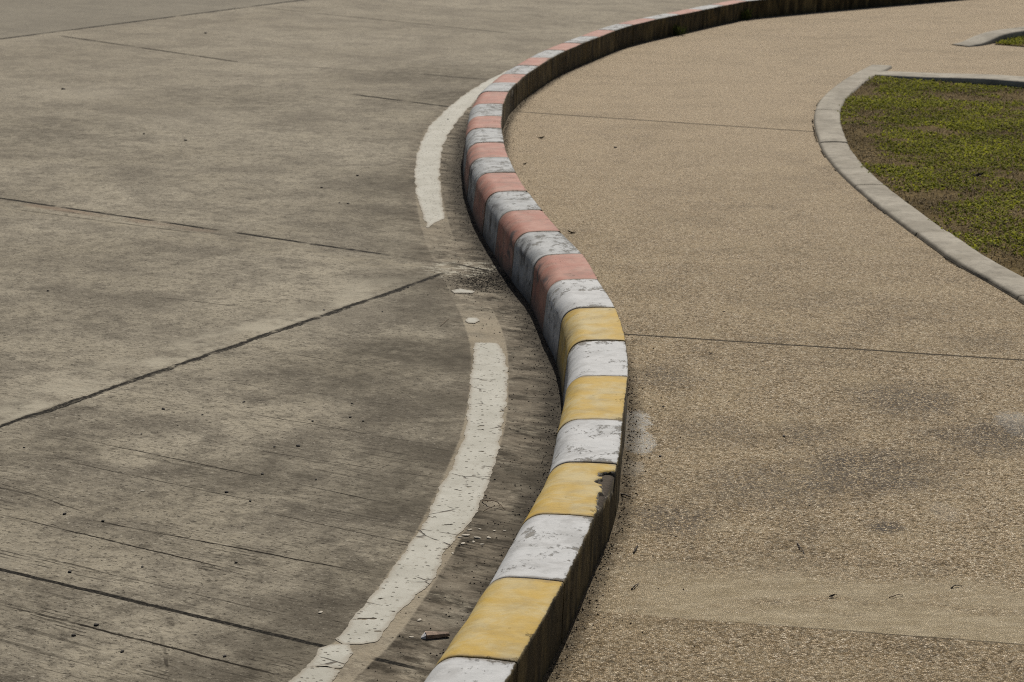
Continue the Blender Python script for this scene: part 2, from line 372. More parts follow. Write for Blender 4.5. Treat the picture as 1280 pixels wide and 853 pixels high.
def line_mat():
    nt = NT('road_line_paint'); P = nt.pos; bp = nt.dot(P, (BD[0], BD[1], 0)); bq = nt.dot(P, (-BD[1], BD[0], 0)); vb = nt.xyz(bp, bq)
    n = nt.noise(P, 9., 5., .6); f = nt.noise(P, 260., 3., .7)
    c = nt.mix(nt.ss(.3, .7, n), (.31, .30, .25), (.385, .375, .32))
    c = nt.mix(nt.ss(.58, .68, f) * .55, c, (.18, .16, .12))
    pit = nt.ss(.26, .14, V(nt, nt.voro(P, 62.).outputs['Distance'])) * nt.ss(.40, .52, nt.noise(P, 40., 3.))
    c = nt.mix(pit * .75, c, (.10, .085, .06))
    ed = V(nt, nt.voro(nt.vmul(vb, (.55, 1., 1.)) , 11., 'DISTANCE_TO_EDGE').outputs['Distance'])
    wob = nt.noise(P, 30., 4.)
    cr = nt.ss(.026, .008, ed + (wob - .5) * .06) * nt.ss(.54, .60, nt.noise(P, 6.5, 3.)) * nt.ss(6.8, 5.8, nt.sep(P)[1])
    worn = nt.ss(.54, .70, nt.noise(nt.vmul(vb, (1., 2., 1.)), 30., 8., .75))
    c = nt.mix(worn * .6, c, (.20, .175, .13))
    c = nt.mix(nt.ss(.016, .0, nt.attr('rim') + (nt.noise(P, 70., 6., .75) - .42) * .022) * .75, c, (.235, .205, .155))
    c = nt.mix(cr * .85, c, (.07, .055, .038))
    return nt.finish(c, .7, n * .4 + f * .3 - cr * 1.5 - pit, .002, .1)

def stone_mat(name, a, b, dark=(.09, .075, .05)):
    nt = NT(name); P = nt.pos; va = nt.attr('along'); per = nt.attr('per')
    n = nt.noise(P, 6., 5., .6); m = nt.noise(P, 32., 5., .65); f = nt.noise(P, 240., 3., .6)
    c = nt.mix(nt.ss(.3, .7, n), a, b)
    c = nt.mix(nt.ss(.5, .72, m) * .45, c, tuple(k * .55 for k in a))
    c = nt.mix(nt.ss(.55, .7, f) * .35, c, tuple(k * .45 for k in a))
    en = nt.math('MINIMUM', va, 1. - va)
    c = nt.mix(nt.ss(.03, .0, en + (m - .5) * .05) * .4, c, dark)
    c = nt.mix(nt.ss(.48, .66, nt.noise(P, 11., 6., .7)) * .5, c, tuple(k * .6 for k in a))
    c = nt.mix(nt.ss(.012, -.02, per + (m - .5) * .02) * .75, c, dark)
    return nt.finish(c, .9, f * .4 + m, .002, .1)

def soil_mat():
    nt = NT('dry_soil'); P = nt.pos; a = nt.noise(P, 3.2, 6., .65); b = nt.noise(P, 55., 5., .7)
    c = nt.mix(nt.ss(.3, .7, a), (.075, .054, .022), (.15, .11, .05))
    c = nt.mix(nt.ss(.5, .7, b) * .6, c, (.022, .016, .009))
    c = nt.mix(nt.ss(.66, .74, nt.noise(P, 140., 3.)) * .5, c, (.24, .19, .11))
    return nt.finish(c, .95, a + b, .012, .03)
def flat_mat(name, col, var=.35, sc=120., rough=.8):
    nt = NT(name); n = nt.noise(nt.pos, sc, 4., .6)
    return nt.finish(nt.mix(nt.ss(.3, .7, n), col, tuple(k * (1 - var) for k in col)), rough, n, .001)
def blade_mat(name, lo, hi, trans=.25):
    nt = NT(name); a = nt.attr('tint'); n = nt.noise(nt.pos, 2.6, 4.)
    c = nt.mix(a, lo, hi); c = nt.mix(nt.ss(.35, .65, n) * .45, c, tuple(k * .6 for k in lo))
    m = nt.finish(c, .75, None, spec=.05)
    tr = nt.new('ShaderNodeBsdfTranslucent'); nt.put(tr.inputs[0], c); mx = nt.new('ShaderNodeMixShader'); mx.inputs[0].default_value = trans
    nt.t.links.new(nt.b.outputs[0], mx.inputs[1]); nt.t.links.new(tr.outputs[0], mx.inputs[2]); nt.t.links.new(mx.outputs[0], nt.out.inputs[0])
    return m
M_ROAD, M_WALK, M_LINE, M_SOIL = road_mat(), walk_mat(), line_mat(), soil_mat()
M_STONE = stone_mat('pale_kerb_concrete', (.235, .213, .168), (.335, .308, .25))
M_GRASS = blade_mat('weedy_grass', (.125, .135, .014), (.37, .375, .04), .4)
M_STRAW = blade_mat('dead_grass', (.085, .058, .026), (.36, .28, .15), .2)

# ------------------------------------------------------------------ setting
def grid_axis(dense0, dense1, step, ends):
    g = np.arange(dense0, dense1 + 1e-6, step); a, b = ends; lo, hi = [], []
    s = step; v = g[0]
    while v > a: s *= 1.45; v -= s; lo.insert(0, max(v, a))
    s = step; v = g[-1]
    while v < b: s *= 1.45; v += s; hi.append(min(v, b))
    return np.concatenate([lo, g, hi])
def grid_faces(nx, ny):
    i, j = np.meshgrid(np.arange(nx - 1), np.arange(ny - 1)); k = (j * nx + i).ravel()
    return np.stack([k, k + 1, k + nx + 1, k + nx], 1)

LC = [at(x, y) for x, y in [(402,853),(466,790),(528,702),(557,652),(585,590),(606,530),(612,470),(610,430),(598,395),(578,355),(558,318),(545,285),(536,241),(535.5,200),(545,165),(570,138),(603,111),(634,92)]]
d0 = LC[0] - LC[1]; d0 /= np.linalg.norm(d0)
line = Path(spline([LC[0] + d0 * 2.2, LC[0] + d0 * 1.0] + LC))

gx = grid_axis(-3.2, 1.6, .035, (-70, 60)); gy = grid_axis(3.2, 12.5, .035, (-25, 120))
X, Y = np.meshgrid(gx, gy)
dkr, _ = kerb.field(X, Y)
dk = dkr - .178                                           # distance from the road-side foot of the kerb
dl, tlv = line.field(X, Y)
def spots(L, X, Y, sc):
    out = np.zeros(X.size); xf, yf = X.ravel(), Y.ravel()
    for px, py, r, f in L:
        g = at(px, py); d = np.hypot(xf - g[0], yf - g[1]); k = np.where(d < r * 2.2)[0]
        for i in k:
            dd = d[i] + fbm(xf[i], yf[i], px, sc / r, 4) * r * .45
            t = min(1., max(0., (r - dd) / (r * .75))); out[i] = max(out[i], f * t * t * (3 - 2 * t))
    return out
oil = spots([(520, 440, .30, .7), (430, 470, .35, .5), (660, 600, .16, .6), (640, 660, .16, .55), (330, 590, .25, .45), (470, 620, .25, .45), (560, 120, .55, .6), (545, 95, .6, .55), (70, 760, .3, .2),
             (560, 450, .16, .6), (300, 130, .8, .3), (120, 170, .7, .3), (500, 230, .4, .3), (60, 560, .3, .3)], X, Y, .7)
lait = spots([(690, 538, .035, .6), (110, 118, .35, .5), (20, 700, .14, .5), (560, 770, .06, .5), (556, 740, .05, .5), (250, 145, .5, .25), (430, 395, .22, .4)], X, Y, .9)
road = link('road', np.stack([X.ravel(), Y.ravel(), np.full(X.size, Z_ROAD)], 1), grid_faces(len(gx), len(gy)), [M_ROAD], attrs={'dk': dk, 'dl': dl, 'tl': tlv, 'oil': oil, 'laitance': lait})
tag(road, 'grey weathered concrete road with dark slab joints left of the kerb', None, kind='structure')

ky = kerb.p[:, 1]; kx = kerb.p[:, 0]
gyw = np.concatenate([np.arange(ky[0], ky[-1], .04), [ky[-1]]])
ux = np.concatenate([np.arange(0, .3, .02), np.geomspace(.3, 60, 40)])
U, Yw = np.meshgrid(ux, gyw); Xw = np.interp(Yw, ky, kx) - .03 + U
dkw = -kerb.field(Xw, Yw)[0]
walk = link('sidewalk', np.stack([Xw.ravel(), Yw.ravel(), np.full(Xw.size, Z_WALK)], 1), grid_faces(len(ux), len(gyw)), [M_WALK], attrs={'dk': dkw})
tag(walk, 'tan washed pebble pavement right of the kerb', None, kind='structure')
gr_ = link('ground', [(-300, -300, -.06), (300, -300, -.06), (300, 400, -.06), (-300, 400, -.06)], [(0, 1, 2, 3)], [M_SOIL])
tag(gr_, None, None, kind='structure')

# ------------------------------------------------------------------ striped kerb
def arc(cx, cz, r, a0, a1, n): return [(cx + r * math.cos(R(a)), cz + r * math.sin(R(a))) for a in np.linspace(a0, a1, n)]
PROFILE = [(.006, -.04)] + [(.004 - .004 * k / 11, .02 + (.163 - .02) * k / 11) for k in range(12)] + [(.0012, .1675), (.004, .1695)] + \
          [(.004 + .101 * k / 14, .170 + .0012 * math.sin(math.pi * k / 14)) for k in range(1, 15)] + arc(.105, .110, .060, 90, 4, 14)[1:] + \
          [(.165 + .012 * k / 8, .110 - .105 * k / 8) for k in range(1, 9)] + [(.180, -.04)]
PROFILE = np.array(PROFILE); PER = np.concatenate([[0], np.cumsum(np.linalg.norm(np.diff(PROFILE, axis=0), axis=1))])
PER -= PER[13]                                            # 0 at the upper edge of the walk side
def sweep(name, path, prof, per, s0, s1, n, mat, parent, chip=None, wobble=.0015, gap=.002, rag=.0022, inset=.0025, seed=0., smooth=True, edge=(0, .17), drop=lambda p: 0.):
    vs, A, C_, P_ = [], [], [], []; m = len(prof); cen = prof.mean(0)
    tt = np.concatenate([[0, .006], np.linspace(.02, .98, n - 4), [.994, 1]])
    off = (random.uniform(-1, 1) * wobble, random.uniform(-1, 1) * wobble)
    for k, t in enumerate(tt):
        a = s0 + gap + (s1 - s0 - 2 * gap) * t; p = path.pos(a); tg = path.tan(a); nl = np.array([-tg[1], tg[0]])
        ins = inset if k in (0, n - 1) else 0.
        for i, (u, z) in enumerate(prof):
            u2, z2 = u + off[0], z + off[1] * (1 if z > .02 else 0)
            if ins:
                d = cen - np.array([u, z]); d /= np.linalg.norm(d); fr = min(1., max(0., per[i] / .01)) if edge[1] > .1 else 1.; u2 += d[0] * ins * fr; z2 += d[1] * ins * fr
            w = fbm(p[0] + u, p[1], z, 9., 3) * .0016; u2 += w; z2 += w * .5 if z > .02 else 0
            # worn, ragged upper edge
            de = math.hypot(u - edge[0], z - edge[1]); r = rag * max(0., .35 + fbm(a, 0, seed, 22., 4)); c = max(0., r - de * .6)
            ch = 0.
            if chip:
                rr = chip(t, a); cc = max(0., rr - de)
                if cc > 0: ch = min(1., cc / .008); u2 += cc * .35; z2 -= cc * 1.25
            u2 += c * .72; z2 -= c * .72 + drop(p)
            q = p + nl * u2
            vs.append((q[0], q[1], z2)); A.append(t); C_.append(ch); P_.append(per[i])
    fs = []
    for k in range(n - 1):
        for i in range(m - 1):
            b = k * m + i; fs.append((b, b + m, b + m + 1, b + 1))
    fs.append(tuple(range(m))); fs.append(tuple(range((n - 1) * m + m - 1, (n - 1) * m - 1, -1)))
    for k in range(n - 1): fs.append((k * m, k * m + m - 1, (k + 1) * m + m - 1, (k + 1) * m))
    o = link(name, vs, fs, [mat], parent, smooth, attrs={'along': A, 'chip': C_, 'per': P_, 'seed': [seed] * len(vs)})
    if smooth:
        f = np.ones(len(o.data.polygons), dtype=bool); f[(n - 1) * (m - 1):] = False; o.data.polygons.foreach_set('use_smooth', f)
    return o
kroot = empty('striped_kerb', (0, 0, 0))
tag(kroot, 'long curving roadside kerb painted in yellow and white then red and white stripes', 'kerb')
core_s = np.arange(.02, kerb.s[-1] - .02, .06)
vs, fs = [], []; cprof = PROFILE[::3] * np.array([.93, .955]) + np.array([.0016, 0]); m = len(cprof)
for a in core_s:
    p = kerb.pos(a); tg = kerb.tan(a); nl = np.array([-tg[1], tg[0]])
    for u, z in cprof: q = p + nl * u; vs.append((q[0], q[1], z))
for k in range(len(core_s) - 1):
    for i in range(m - 1): b = k * m + i; fs.append((b, b + m, b + m + 1, b + 1))
link('mortar_core', vs, fs, [MORTAR, BACKM], kroot, True, fmat=[1 if i % (m - 1) < 4 else 0 for i in range(len(fs))])
def corner_chip(t, a):
    r = .040 * math.exp(-((t - .76) / (.16 if t < .76 else .085)) ** 2) + .016 * math.exp(-((t - .40) / .22) ** 2)
    return max(0., r * (1. + .9 * fbm(a, 3.3, 0, 30., 3)))
def small_chip(t, a): return max(0., .012 * math.exp(-((t - .97) / .04) ** 2) * (1 + fbm(a, 1, 0, 40., 2)))
for b in range(len(allj) - 1):
    s0, s1 = allj[b], allj[b + 1]; k = b - n_front          # k = 0: the yellow block that starts at the first surveyed joint
    if k <= 6: mat = YELLOW if k % 2 == 0 else WHITE[0]
    elif k == 7: mat = WHITE[0]
    else: mat = RED if k % 2 == 0 else WHITE[1]
    near = k < 16
    o = sweep('kerb_block', kerb, PROFILE, PER, s0, s1, 44 if near else 18, mat, kroot, chip=corner_chip if k == 2 else (small_chip if k in (9, 10, 11) else None), seed=float(b % 17) + .37,
              gap=.0016 if k % 3 else .0026)
    lab = {YELLOW.name: 'yellow painted kerb block', RED.name: 'faded red painted kerb block', WHITE[0].name: 'white painted kerb block with flaking paint', WHITE[1].name: 'grey worn white painted kerb block'}[mat.name]
    if k == 2: lab = 'yellow painted kerb block with a broken back corner'
    o['label'] = lab

# ------------------------------------------------------------------ road line paint
def inside_sd(poly, Q):
    """signed distance to a polygon, + inside"""
    a = poly; b = np.roll(poly, -1, 0); d = np.full(len(Q), 1e9); ins = np.zeros(len(Q), bool)
    for p, q in zip(a, b):
        e_ = q - p; w = Q - p; t = np.clip((w @ e_) / (e_ @ e_), 0, 1); d = np.minimum(d, np.linalg.norm(w - t[:, None] * e_, axis=1))
        c1 = (p[1] > Q[:, 1]) != (q[1] > Q[:, 1])
        ins ^= c1 & (Q[:, 0] < (q[0] - p[0]) * (Q[:, 1] - p[1]) / (q[1] - p[1] + 1e-12) + p[0])
    return np.where(ins, d, -d)
def paint_patch(polys, step, amp, sc, thick, holes=.0):
    VS, FS, EV = [], [], []
    for poly in polys:
        poly = np.array(poly); lo, hi = poly.min(0) - .02, poly.max(0) + .02
        xs = np.arange(lo[0], hi[0], step); ys = np.arange(lo[1], hi[1], step); nx = len(xs)
        X, Y = np.meshgrid(xs, ys); Q = np.stack([X.ravel(), Y.ravel()], 1); f = inside_sd(poly, Q)
        sel = np.where(f > -.03)[0]
        for i in sel:
            x, y = Q[i]; n = fbm(x, y, 0, sc, 4)
            # ragged where the broom grooves catch the edge: stretched across
            n2 = mn.noise(Vector((x * 9., y * 70., 5.)))
            f[i] += amp * n + amp * .22 * n2
            if holes:
                hn = fbm(x * .7, y * 1.6, 9., 26., 3)
                if hn > .72: f[i] = min(f[i], (.72 - hn) * .05 * holes)
        base = {}; 
        def vert(p, ev=0.):
            k = (round(p[0], 6), round(p[1], 6))
            if k not in base: base[k] = len(VS); VS.append((p[0], p[1])); EV.append(ev)
            return base[k]
        ny = len(ys); F = f.reshape(ny, nx)
        for j in range(ny - 1):
            for i in range(nx - 1):
                if max(F[j, i], F[j, i + 1], F[j + 1, i], F[j + 1, i + 1]) <= 0: continue
                c4 = [(i, j), (i + 1, j), (i + 1, j + 1), (i, j + 1)]
                pol = []
                for a_, b_ in zip(c4, c4[1:] + c4[:1]):
                    fa, fb = F[a_[1], a_[0]], F[b_[1], b_[0]]; pa = np.array((xs[a_[0]], ys[a_[1]])); pb = np.array((xs[b_[0]], ys[b_[1]]))
                    if fa > 0: pol.append(vert(pa, fa))
                    if (fa > 0) != (fb > 0): pol.append(vert(pa + (pb - pa) * fa / (fa - fb)))
                pol = [v for q, v in enumerate(pol) if v != pol[q - 1]]
                if len(pol) >= 3: FS.append(tuple(pol))
    top = [(x, y, .0013 + thick) for x, y in VS]; n = len(top); edge = {}
    for f in FS:
        for a_, b_ in zip(f, f[1:] + f[:1]):
            edge[(a_, b_)] = edge.get((a_, b_), 0) + 1
    bot = [(x, y, .0002) for x, y in VS]; faces = list(FS)
    for (a_, b_) in edge:
        if (b_, a_) not in edge: faces.append((b_, a_, a_ + n, b_ + n))
    return top + bot, faces, {'rim': EV + EV}
def pix(L): return [at(x, y) for x, y in L]
NEAR = [pix([(594,429),(591,452),(588,480),(584,520),(580,545),(567,582),(548,613),(534,648),(513,680),(490,714),(459,752),(432,786),(420,800),(430,806),(452,806),(470,803),(497,768),(524,742),(545,722),(556,690),(574,668),(590,652),(602,626),(612,600),(622,570),(628,530),(634,490),(635,462),(631,445),(622,429)]),
        pix([(384,834),(398,812),(412,806),(438,806),(440,818),(428,836),(405,834)]),
        pix([(300,915),(345,868),(370,845),(385,835),(408,834),(426,840),(408,862),(394,880),(360,915)])]
v, f, at__ = paint_patch(NEAR, .004, .0060, 20., .0, 1.)
tag(link('road_line', v, f, [M_LINE], attrs=at__), 'near white dash of the edge line, cracked and flaking, alongside the yellow and white kerb blocks', 'road line', 'edge line dashes')
FAR = [pix([(534.5,285),(527,265),(520,241),(518.5,215),(521,195),(527,177),(536,159),(561,134),(583,117),(598,107.5),(615,98),(636,88),(648,84),(644,92),(629,103),(608,114.5),(594,127),(582,139),(569,155.5),(560,169),(553,185),(550,205),(549.5,224),(552,250),(556,273.6),(545,279)])]
v, f, at__ = paint_patch(FAR, .008, .009, 9., .0, 0.)
tag(link('road_line', v, f, [M_LINE], attrs=at__), 'far white dash of the edge line curving beside the red and white kerb blocks', 'road line', 'edge line dashes')
for lab, ps in (('long thin flake of white line paint by the dark cracked joint', [(564,364),(575,361.5),(594,365),(591,367),(568,367)]),
                ('small oval flake of white line paint just above the near dash', [(581,401.5),(585,398),(596,398),(600,401.5),(594,405),(585,404.5)])):
    v, f, at__ = paint_patch([pix(ps)], .004, .003, 20., .001)
    tag(link('paint_flake', v, f, [M_LINE], attrs=at__), lab, 'paint flake')

# ------------------------------------------------------------------ planting bed and its edging
GK = [(1340,425),(1280,382),(1236,355),(1192,330),(1147.5,298.5),(1105.6,266.5),(1063.7,232),(1038,205),(1024,182),(1017.5,160),(1017.5,143),(1027,125.5),(1054,103),(1088,84)]
gpts = [at(x, y, Z_WALK) for x, y in GK]
Z_BED = Z_WALK + .042
gdir = gpts[0] - gpts[1]; gdir /= np.linalg.norm(gdir)
gpath = Path(spline([gpts[0] + gdir * 3, gpts[0] + gdir * 1.5] + gpts))
# the bed lies on the right of travel, so mirror: profile offset runs to the right
def gprof(w, h): return [(0., Z_WALK - .03)] + [(0. + .001 * k, Z_WALK + (h - .010) * k / 3) for k in range(4)] + [(.005, Z_WALK + h - .003), (.014, Z_WALK + h)] + \
    [(.012 + (w - .024) * k / 6, Z_WALK + h + .002 * math.sin(math.pi * k / 6)) for k in range(1, 7)] + [(w - .004, Z_WALK + h - .004), (w, Z_WALK + h - .02), (w + .002, Z_WALK - .03)]
class Mirror:
    def __init__(s, p): s.p_ = p; s.L = p.s[-1]
    def pos(s, a): return s.p_.pos(s.L - a)
    def tan(s, a): return -s.p_.tan(s.L - a)
def edging(name, path, L, w, h, step, label, n=16, drop=lambda p: 0.):
    pr = np.array(gprof(w, h)); per = np.concatenate([[0], np.cumsum(np.linalg.norm(np.diff(pr, axis=0), axis=1))]); per -= per[5]
    root = empty(name, (0, 0, 0)); tag(root, label, 'garden kerb')
    s = 0.; k = 0
    while s < L - .05:
        e_ = min(L, s + step * random.uniform(.92, 1.08))
        if L - e_ < .2: e_ = L
        sweep('edging_stone', path, pr, per, s, e_, n, M_STONE, root, rag=.003, seed=k * .7, gap=.0008, wobble=.002, inset=.001, edge=(0, Z_WALK + h), drop=drop); s = e_; k += 1
    return root
mp = Mirror(gpath)
edging('garden_kerb', mp, mp.L, .135, .016, 1.05, 'pale curved concrete garden kerb along the left edge of the grass bed', 30)
cn = gpts[-1]
bk = [at(x, y, Z_WALK + .03) for x, y in [(1108, 84.5), (1160, 89.5), (1220, 94), (1280, 98.5)]]
bd = bk[-1] - bk[-2]; bd /= np.linalg.norm(bd)
bpath = Path(spline(bk + [bk[-1] + bd * 1.5, bk[-1] + bd * 4]))
class Flip:                                                # bed on the right of travel
    def __init__(s, p): s.p_ = p
    def pos(s, a): return s.p_.pos(a)
    def tan(s, a): return s.p_.tan(a)
class RightSide:
    """travel left to right, stones laid on the near (right) side"""
    def __init__(s, p): s.p_, s.L = p, p.s[-1]
    def pos(s, a): return s.p_.pos(s.L - a)
    def tan(s, a): return -s.p_.tan(s.L - a)
edging('garden_kerb', RightSide(bpath), bpath.s[-1], .22, .045, 1.3, 'straight grey garden kerb along the back of the grass bed', 16, lambda p: .032 * max(0., 1 - np.linalg.norm(p - bk[0]) / .7))
fk = [at(x, y, Z_WALK + .02) for x, y in [(1188, 52.4), (1202, 51), (1222, 46.5), (1250, 42.2), (1280, 38.5)]]
fd = fk[-1] - fk[-2]; fd /= np.linalg.norm(fd)
fpath = Path(spline(fk + [fk[-1] + fd * 1.5, fk[-1] + fd * 4]))
edging('garden_kerb', RightSide(fpath), fpath.s[-1], .16, .05, 1.4, 'short grey garden kerb at the far right corner beyond the grass bed', 14, lambda p: .045 * max(0., 1 - np.linalg.norm(p - fk[0]) / .55) ** 1.5)

def bed(path_pts, name):
    P_ = np.array(path_pts); vs = [(x, y, Z_WALK + .006) for x, y in P_]
    o = link(name, vs, [tuple(range(len(vs)))], [M_SOIL]); bm = bmesh.new(); bm.from_mesh(o.data)
    bmesh.ops.triangulate(bm, faces=bm.faces[:]); bm.to_mesh(o.data); bm.free(); tag(o, None, None, kind='structure'); return o
# soil runs up against the inner faces of the edging
inner = [gpath.pos(a) + .10 * np.array([gpath.tan(a)[1], -gpath.tan(a)[0]]) for a in np.linspace(0, gpath.s[-1], 60)]
binner = [bpath.pos(a) + .19 * np.array([bpath.tan(a)[1], -bpath.tan(a)[0]]) for a in np.linspace(.05, bpath.s[-1], 20)]
poly1 = inner + binner + [np.array([binner[-1][0], inner[0][1]])]
bed(poly1, 'soil')
finner = [fpath.pos(a) + .13 * np.array([fpath.tan(a)[1], -fpath.tan(a)[0]]) for a in np.linspace(.55, fpath.s[-1], 20)]
poly2 = finner + [finner[-1] + np.array([0, -1.0]), at(1300, 60.5, Z_WALK), at(1280, 59, Z_WALK), at(1242, 56, Z_WALK)]
bed(poly2, 'soil')

def blades(poly, n, name, mat, label, hrange, keep, lie, wid):
    poly = np.array(poly); lo, hi = poly.min(0), poly.max(0); hi = np.minimum(hi, [4.6, 40]); lo = np.maximum(lo, [-9, 6.])
    VS, FS, T = [], [], []
    cnt = 0; tries = 0
    while cnt < n and tries < 40:
        tries += 1
        Q = lo + (hi - lo) * rng.random((n, 2)); D_ = inside_sd(poly, Q); k_ = D_ > .012
        for (x, y), d_ in zip(Q[k_], D_[k_]):
            if not keep(x, y, d_): continue
            cnt += 1
            if cnt > n: break
            h = random.uniform(*hrange); w = random.uniform(*wid); a = random.uniform(0, 6.283); l = random.uniform(*lie)
            dx, dy = math.cos(a), math.sin(a); z0 = Z_WALK + .005
            k = len(VS); b = a + 1.57 + random.uniform(-.5, .5); wx, wy = math.cos(b) * w / 2, math.sin(b) * w / 2
            m1 = (x + dx * h * l * .4, y + dy * h * l * .4, z0 + h * (1 - l * .6) * .62); m2 = (x + dx * h * l, y + dy * h * l, z0 + max(.003, h * (1 - l)))
            VS += [(x - wx * .7, y - wy * .7, z0), (x + wx * .7, y + wy * .7, z0), (m1[0] + wx, m1[1] + wy, m1[2]), (m1[0] - wx, m1[1] - wy, m1[2]), m2]
            FS += [(k, k + 1, k + 2, k + 3), (k + 3, k + 2, k + 4)]; t = min(1, max(0, random.gauss(.5, .28))); T += [t] * 5
    o = link(name, VS, FS, [mat], attrs={'tint': T}); tag(o, label, 'grass', kind='stuff'); return o
def green(x, y, d):
    n = fbm(x, y, 2.2, 1.7, 3) + .6 * fbm(x, y, 7., 6., 2) - .6 * max(0., 1 - d / .34)
    return n > random.uniform(-.62, .36)
blades(poly1, 150000, 'grass', M_GRASS, 'short patchy green grass and weeds in the kerbed bed', (.010, .034), green, (.4, 1.), (.004, .010))
blades(poly1, 100000, 'dead_grass', M_STRAW, 'brown dead grass and litter matted on the soil of the bed', (.012, .034), lambda x, y, d: fbm(x, y, 5., 3., 2) > random.uniform(-.9, .4), (.6, 1.), (.0015, .005))
blades(poly2, 5000, 'grass', M_GRASS, 'small sliver of green grass in front of the far right garden kerb', (.015, .04), lambda x, y, d: True, (.4, .95), (.006, .012))

# ------------------------------------------------------------------ litter, twigs, grit
M_PEB = flat_mat('dark_pebble', (.035, .029, .022)); M_TWIG = flat_mat('dry_twig', (.045, .032, .02)); M_STEM = flat_mat('dry_stem', (.17, .115, .065))
M_CHIPP = flat_mat('pale_chip', (.42, .38, .30)); M_LEAF = flat_mat('dry_leaf', (.055, .038, .022)); M_SHARD = flat_mat('brown_shard', (.33, .235, .165), .45); M_SHARDW = flat_mat('shard_glaze', (.62, .60, .57), .1, 60., .4)
def rock(r, sx, sy, sz, seed):
    bm = bmesh.new(); bmesh.ops.create_icosphere(bm, subdivisions=2, radius=r)
    for v in bm.verts:
        k = 1 + .45 * mn.noise(v.co * (.8 / r) + Vector((seed, seed * 2., 0))); v.co = Vector((v.co.x * k * sx, v.co.y * k * sy, v.co.z * k * sz))
    me = bpy.data.meshes.new('pebble'); bm.to_mesh(me); bm.free(); return me
peb_meshes = [rock(.0036, 1.2, .9, .55, i * 3.7) for i in range(5)]
for me in peb_meshes: me.materials.append(M_PEB)
def place(name, me, px, py, z, sc, rz, label, cat, group=None):
    o = bpy.data.objects.new(name, me); COL.objects.link(o); p = at(px, py, z); o.location = (p[0], p[1], z + .0015 * sc); o.scale = (sc,) * 3; o.rotation_euler = (0, 0, rz)
    tag(o, label, cat, group); return o
RP = [(204,512,1.25),(177,543,.8),(222,532,.6),(60,364,1.3),(438,522,1.),(391,527,1.),(305,503,1.),(454,527,.9),(253,519,.8),(405,388,.9),(424,254,1.1),(435,255,1.2),(343,559,1.),(373,558,1.3),(328,593,1.),
      (283,616,1.2),(313,627,.9),(295,704,1.),(87,715.5,1.2),(81,643,1.2),(129,652,1.1),(153,815,1.1),(92,795,1.2),(281,821,1.),(120,782,1.2),(178,709,.9),(79,112,2.4),(180,168,1.9),(232,176,1.9),(257,42,2.6),
      (402,235,1.6),(447,220,1.5),(560,150,1.5),(30,560,.8),(395,600,.8),(510,360,1.),(478,390,.9),(440,505,.8)]
for i, (x, y, s) in enumerate(RP):
    place('pebble', peb_meshes[i % 5], x, y, 0., s, i * 1.7, 'tiny dark pebble lying loose on the grey concrete road', 'pebble', 'dark pebbles scattered on the road')
WP = [(829,509,.9),(980,546,1.),(825,571,1.1),(769,185,1.8),(1012,632,.6),(905,390,.9)]
for i, (x, y, s) in enumerate(WP):
    place('pebble', peb_meshes[(i + 2) % 5], x, y, Z_WALK, s, i * 2.1, 'tiny dark pebble lying loose on the tan pavement', 'pebble', 'dark pebbles scattered on the pavement')
chip_me = [rock(.007, 1.5, .8, .3, 20 + i * 2.9) for i in range(4)]
for me in chip_me: me.materials.append(M_CHIPP)
for i, (x, y, s) in enumerate([(583,670,1.),(579,680,.8),(597,673,.9),(587,663,.7),(611,673,.8),(603,681,.6),(592,678,.6),(575,672,.6),(618,664,.5),(600,662,.5),(631,664,.5),(566,692,.5),(514,797,.6),(524,776,.7)]):
    place('paint_chip', chip_me[i % 4], x, y, 0., s, i * 1.3, 'small pale chip lying between the near white dash and the kerb', 'chip', 'pale chips beside the near dash')
place('paint_chip', chip_me[0], 178.5, 614, 0, .6, 0, 'single white speck of a chip alone on the dark road at left', 'chip')
place('paint_chip', chip_me[1], 401, 766, 0, .7, 1.2, 'upright white sliver of a chip left of the near dash, above the dark joint', 'chip')

def tube(pts, r0, r1, mat, name, label, cat, z):
    """a crooked tapered twig through ground points"""
    vs, fs = [], []; n = len(pts); sides = 6
    for k, (x, y, h) in enumerate(pts):
        r = r0 + (r1 - r0) * k / (n - 1); a, b = pts[max(0, k - 1)], pts[min(n - 1, k + 1)]; t = np.array([b[0] - a[0], b[1] - a[1]]); t = t / (np.linalg.norm(t) + 1e-9)
        for s in range(sides):
            q = s * 6.283 / sides; c_, s_ = math.cos(q) * r, math.sin(q) * r
            vs.append((x - t[1] * c_, y + t[0] * c_, z + h + r0 + s_))
    for k in range(n - 1):
        for s in range(sides): fs.append((k * sides + s, k * sides + (s + 1) % sides, (k + 1) * sides + (s + 1) % sides, (k + 1) * sides + s))
    fs.append(tuple(range(sides))[::-1]); fs.append(tuple((n - 1) * sides + s for s in range(sides)))
    o = link(name, vs, fs, [mat], smooth=True); return tag(o, label, cat)
def twig(pxs, z, label, r=.0016, mat=None, lift=.003):
    P_ = [at(x, y, z) for x, y in pxs]; d = spline(P_, 5); n = len(d)
    tube([(p[0] + random.gauss(0, .0012), p[1] + random.gauss(0, .0012), lift * math.sin(math.pi * k / (n - 1))) for k, p in enumerate(d)], r, r * .5, mat or M_TWIG, 'twig', label, 'twig', z)
twig([(996,680),(1000,686),(1006,693)], Z_WALK, 'thin dark twig alone on the open pavement right of the kerb')
twig([(1188,736),(1195,734),(1202,733)], Z_WALK, 'short dark straight twig on the pale cement strip, nearest the right edge', .0014)
twig([(1112,748),(1121,746),(1129,745)], Z_WALK, 'pale slender twig on the cement strip right of the curled dead leaf', .0012, M_STEM)
twig([(776,619),(783,622),(789,623)], Z_WALK, 'dark twig lying against the kerb foot beside the broken yellow block', .0022)
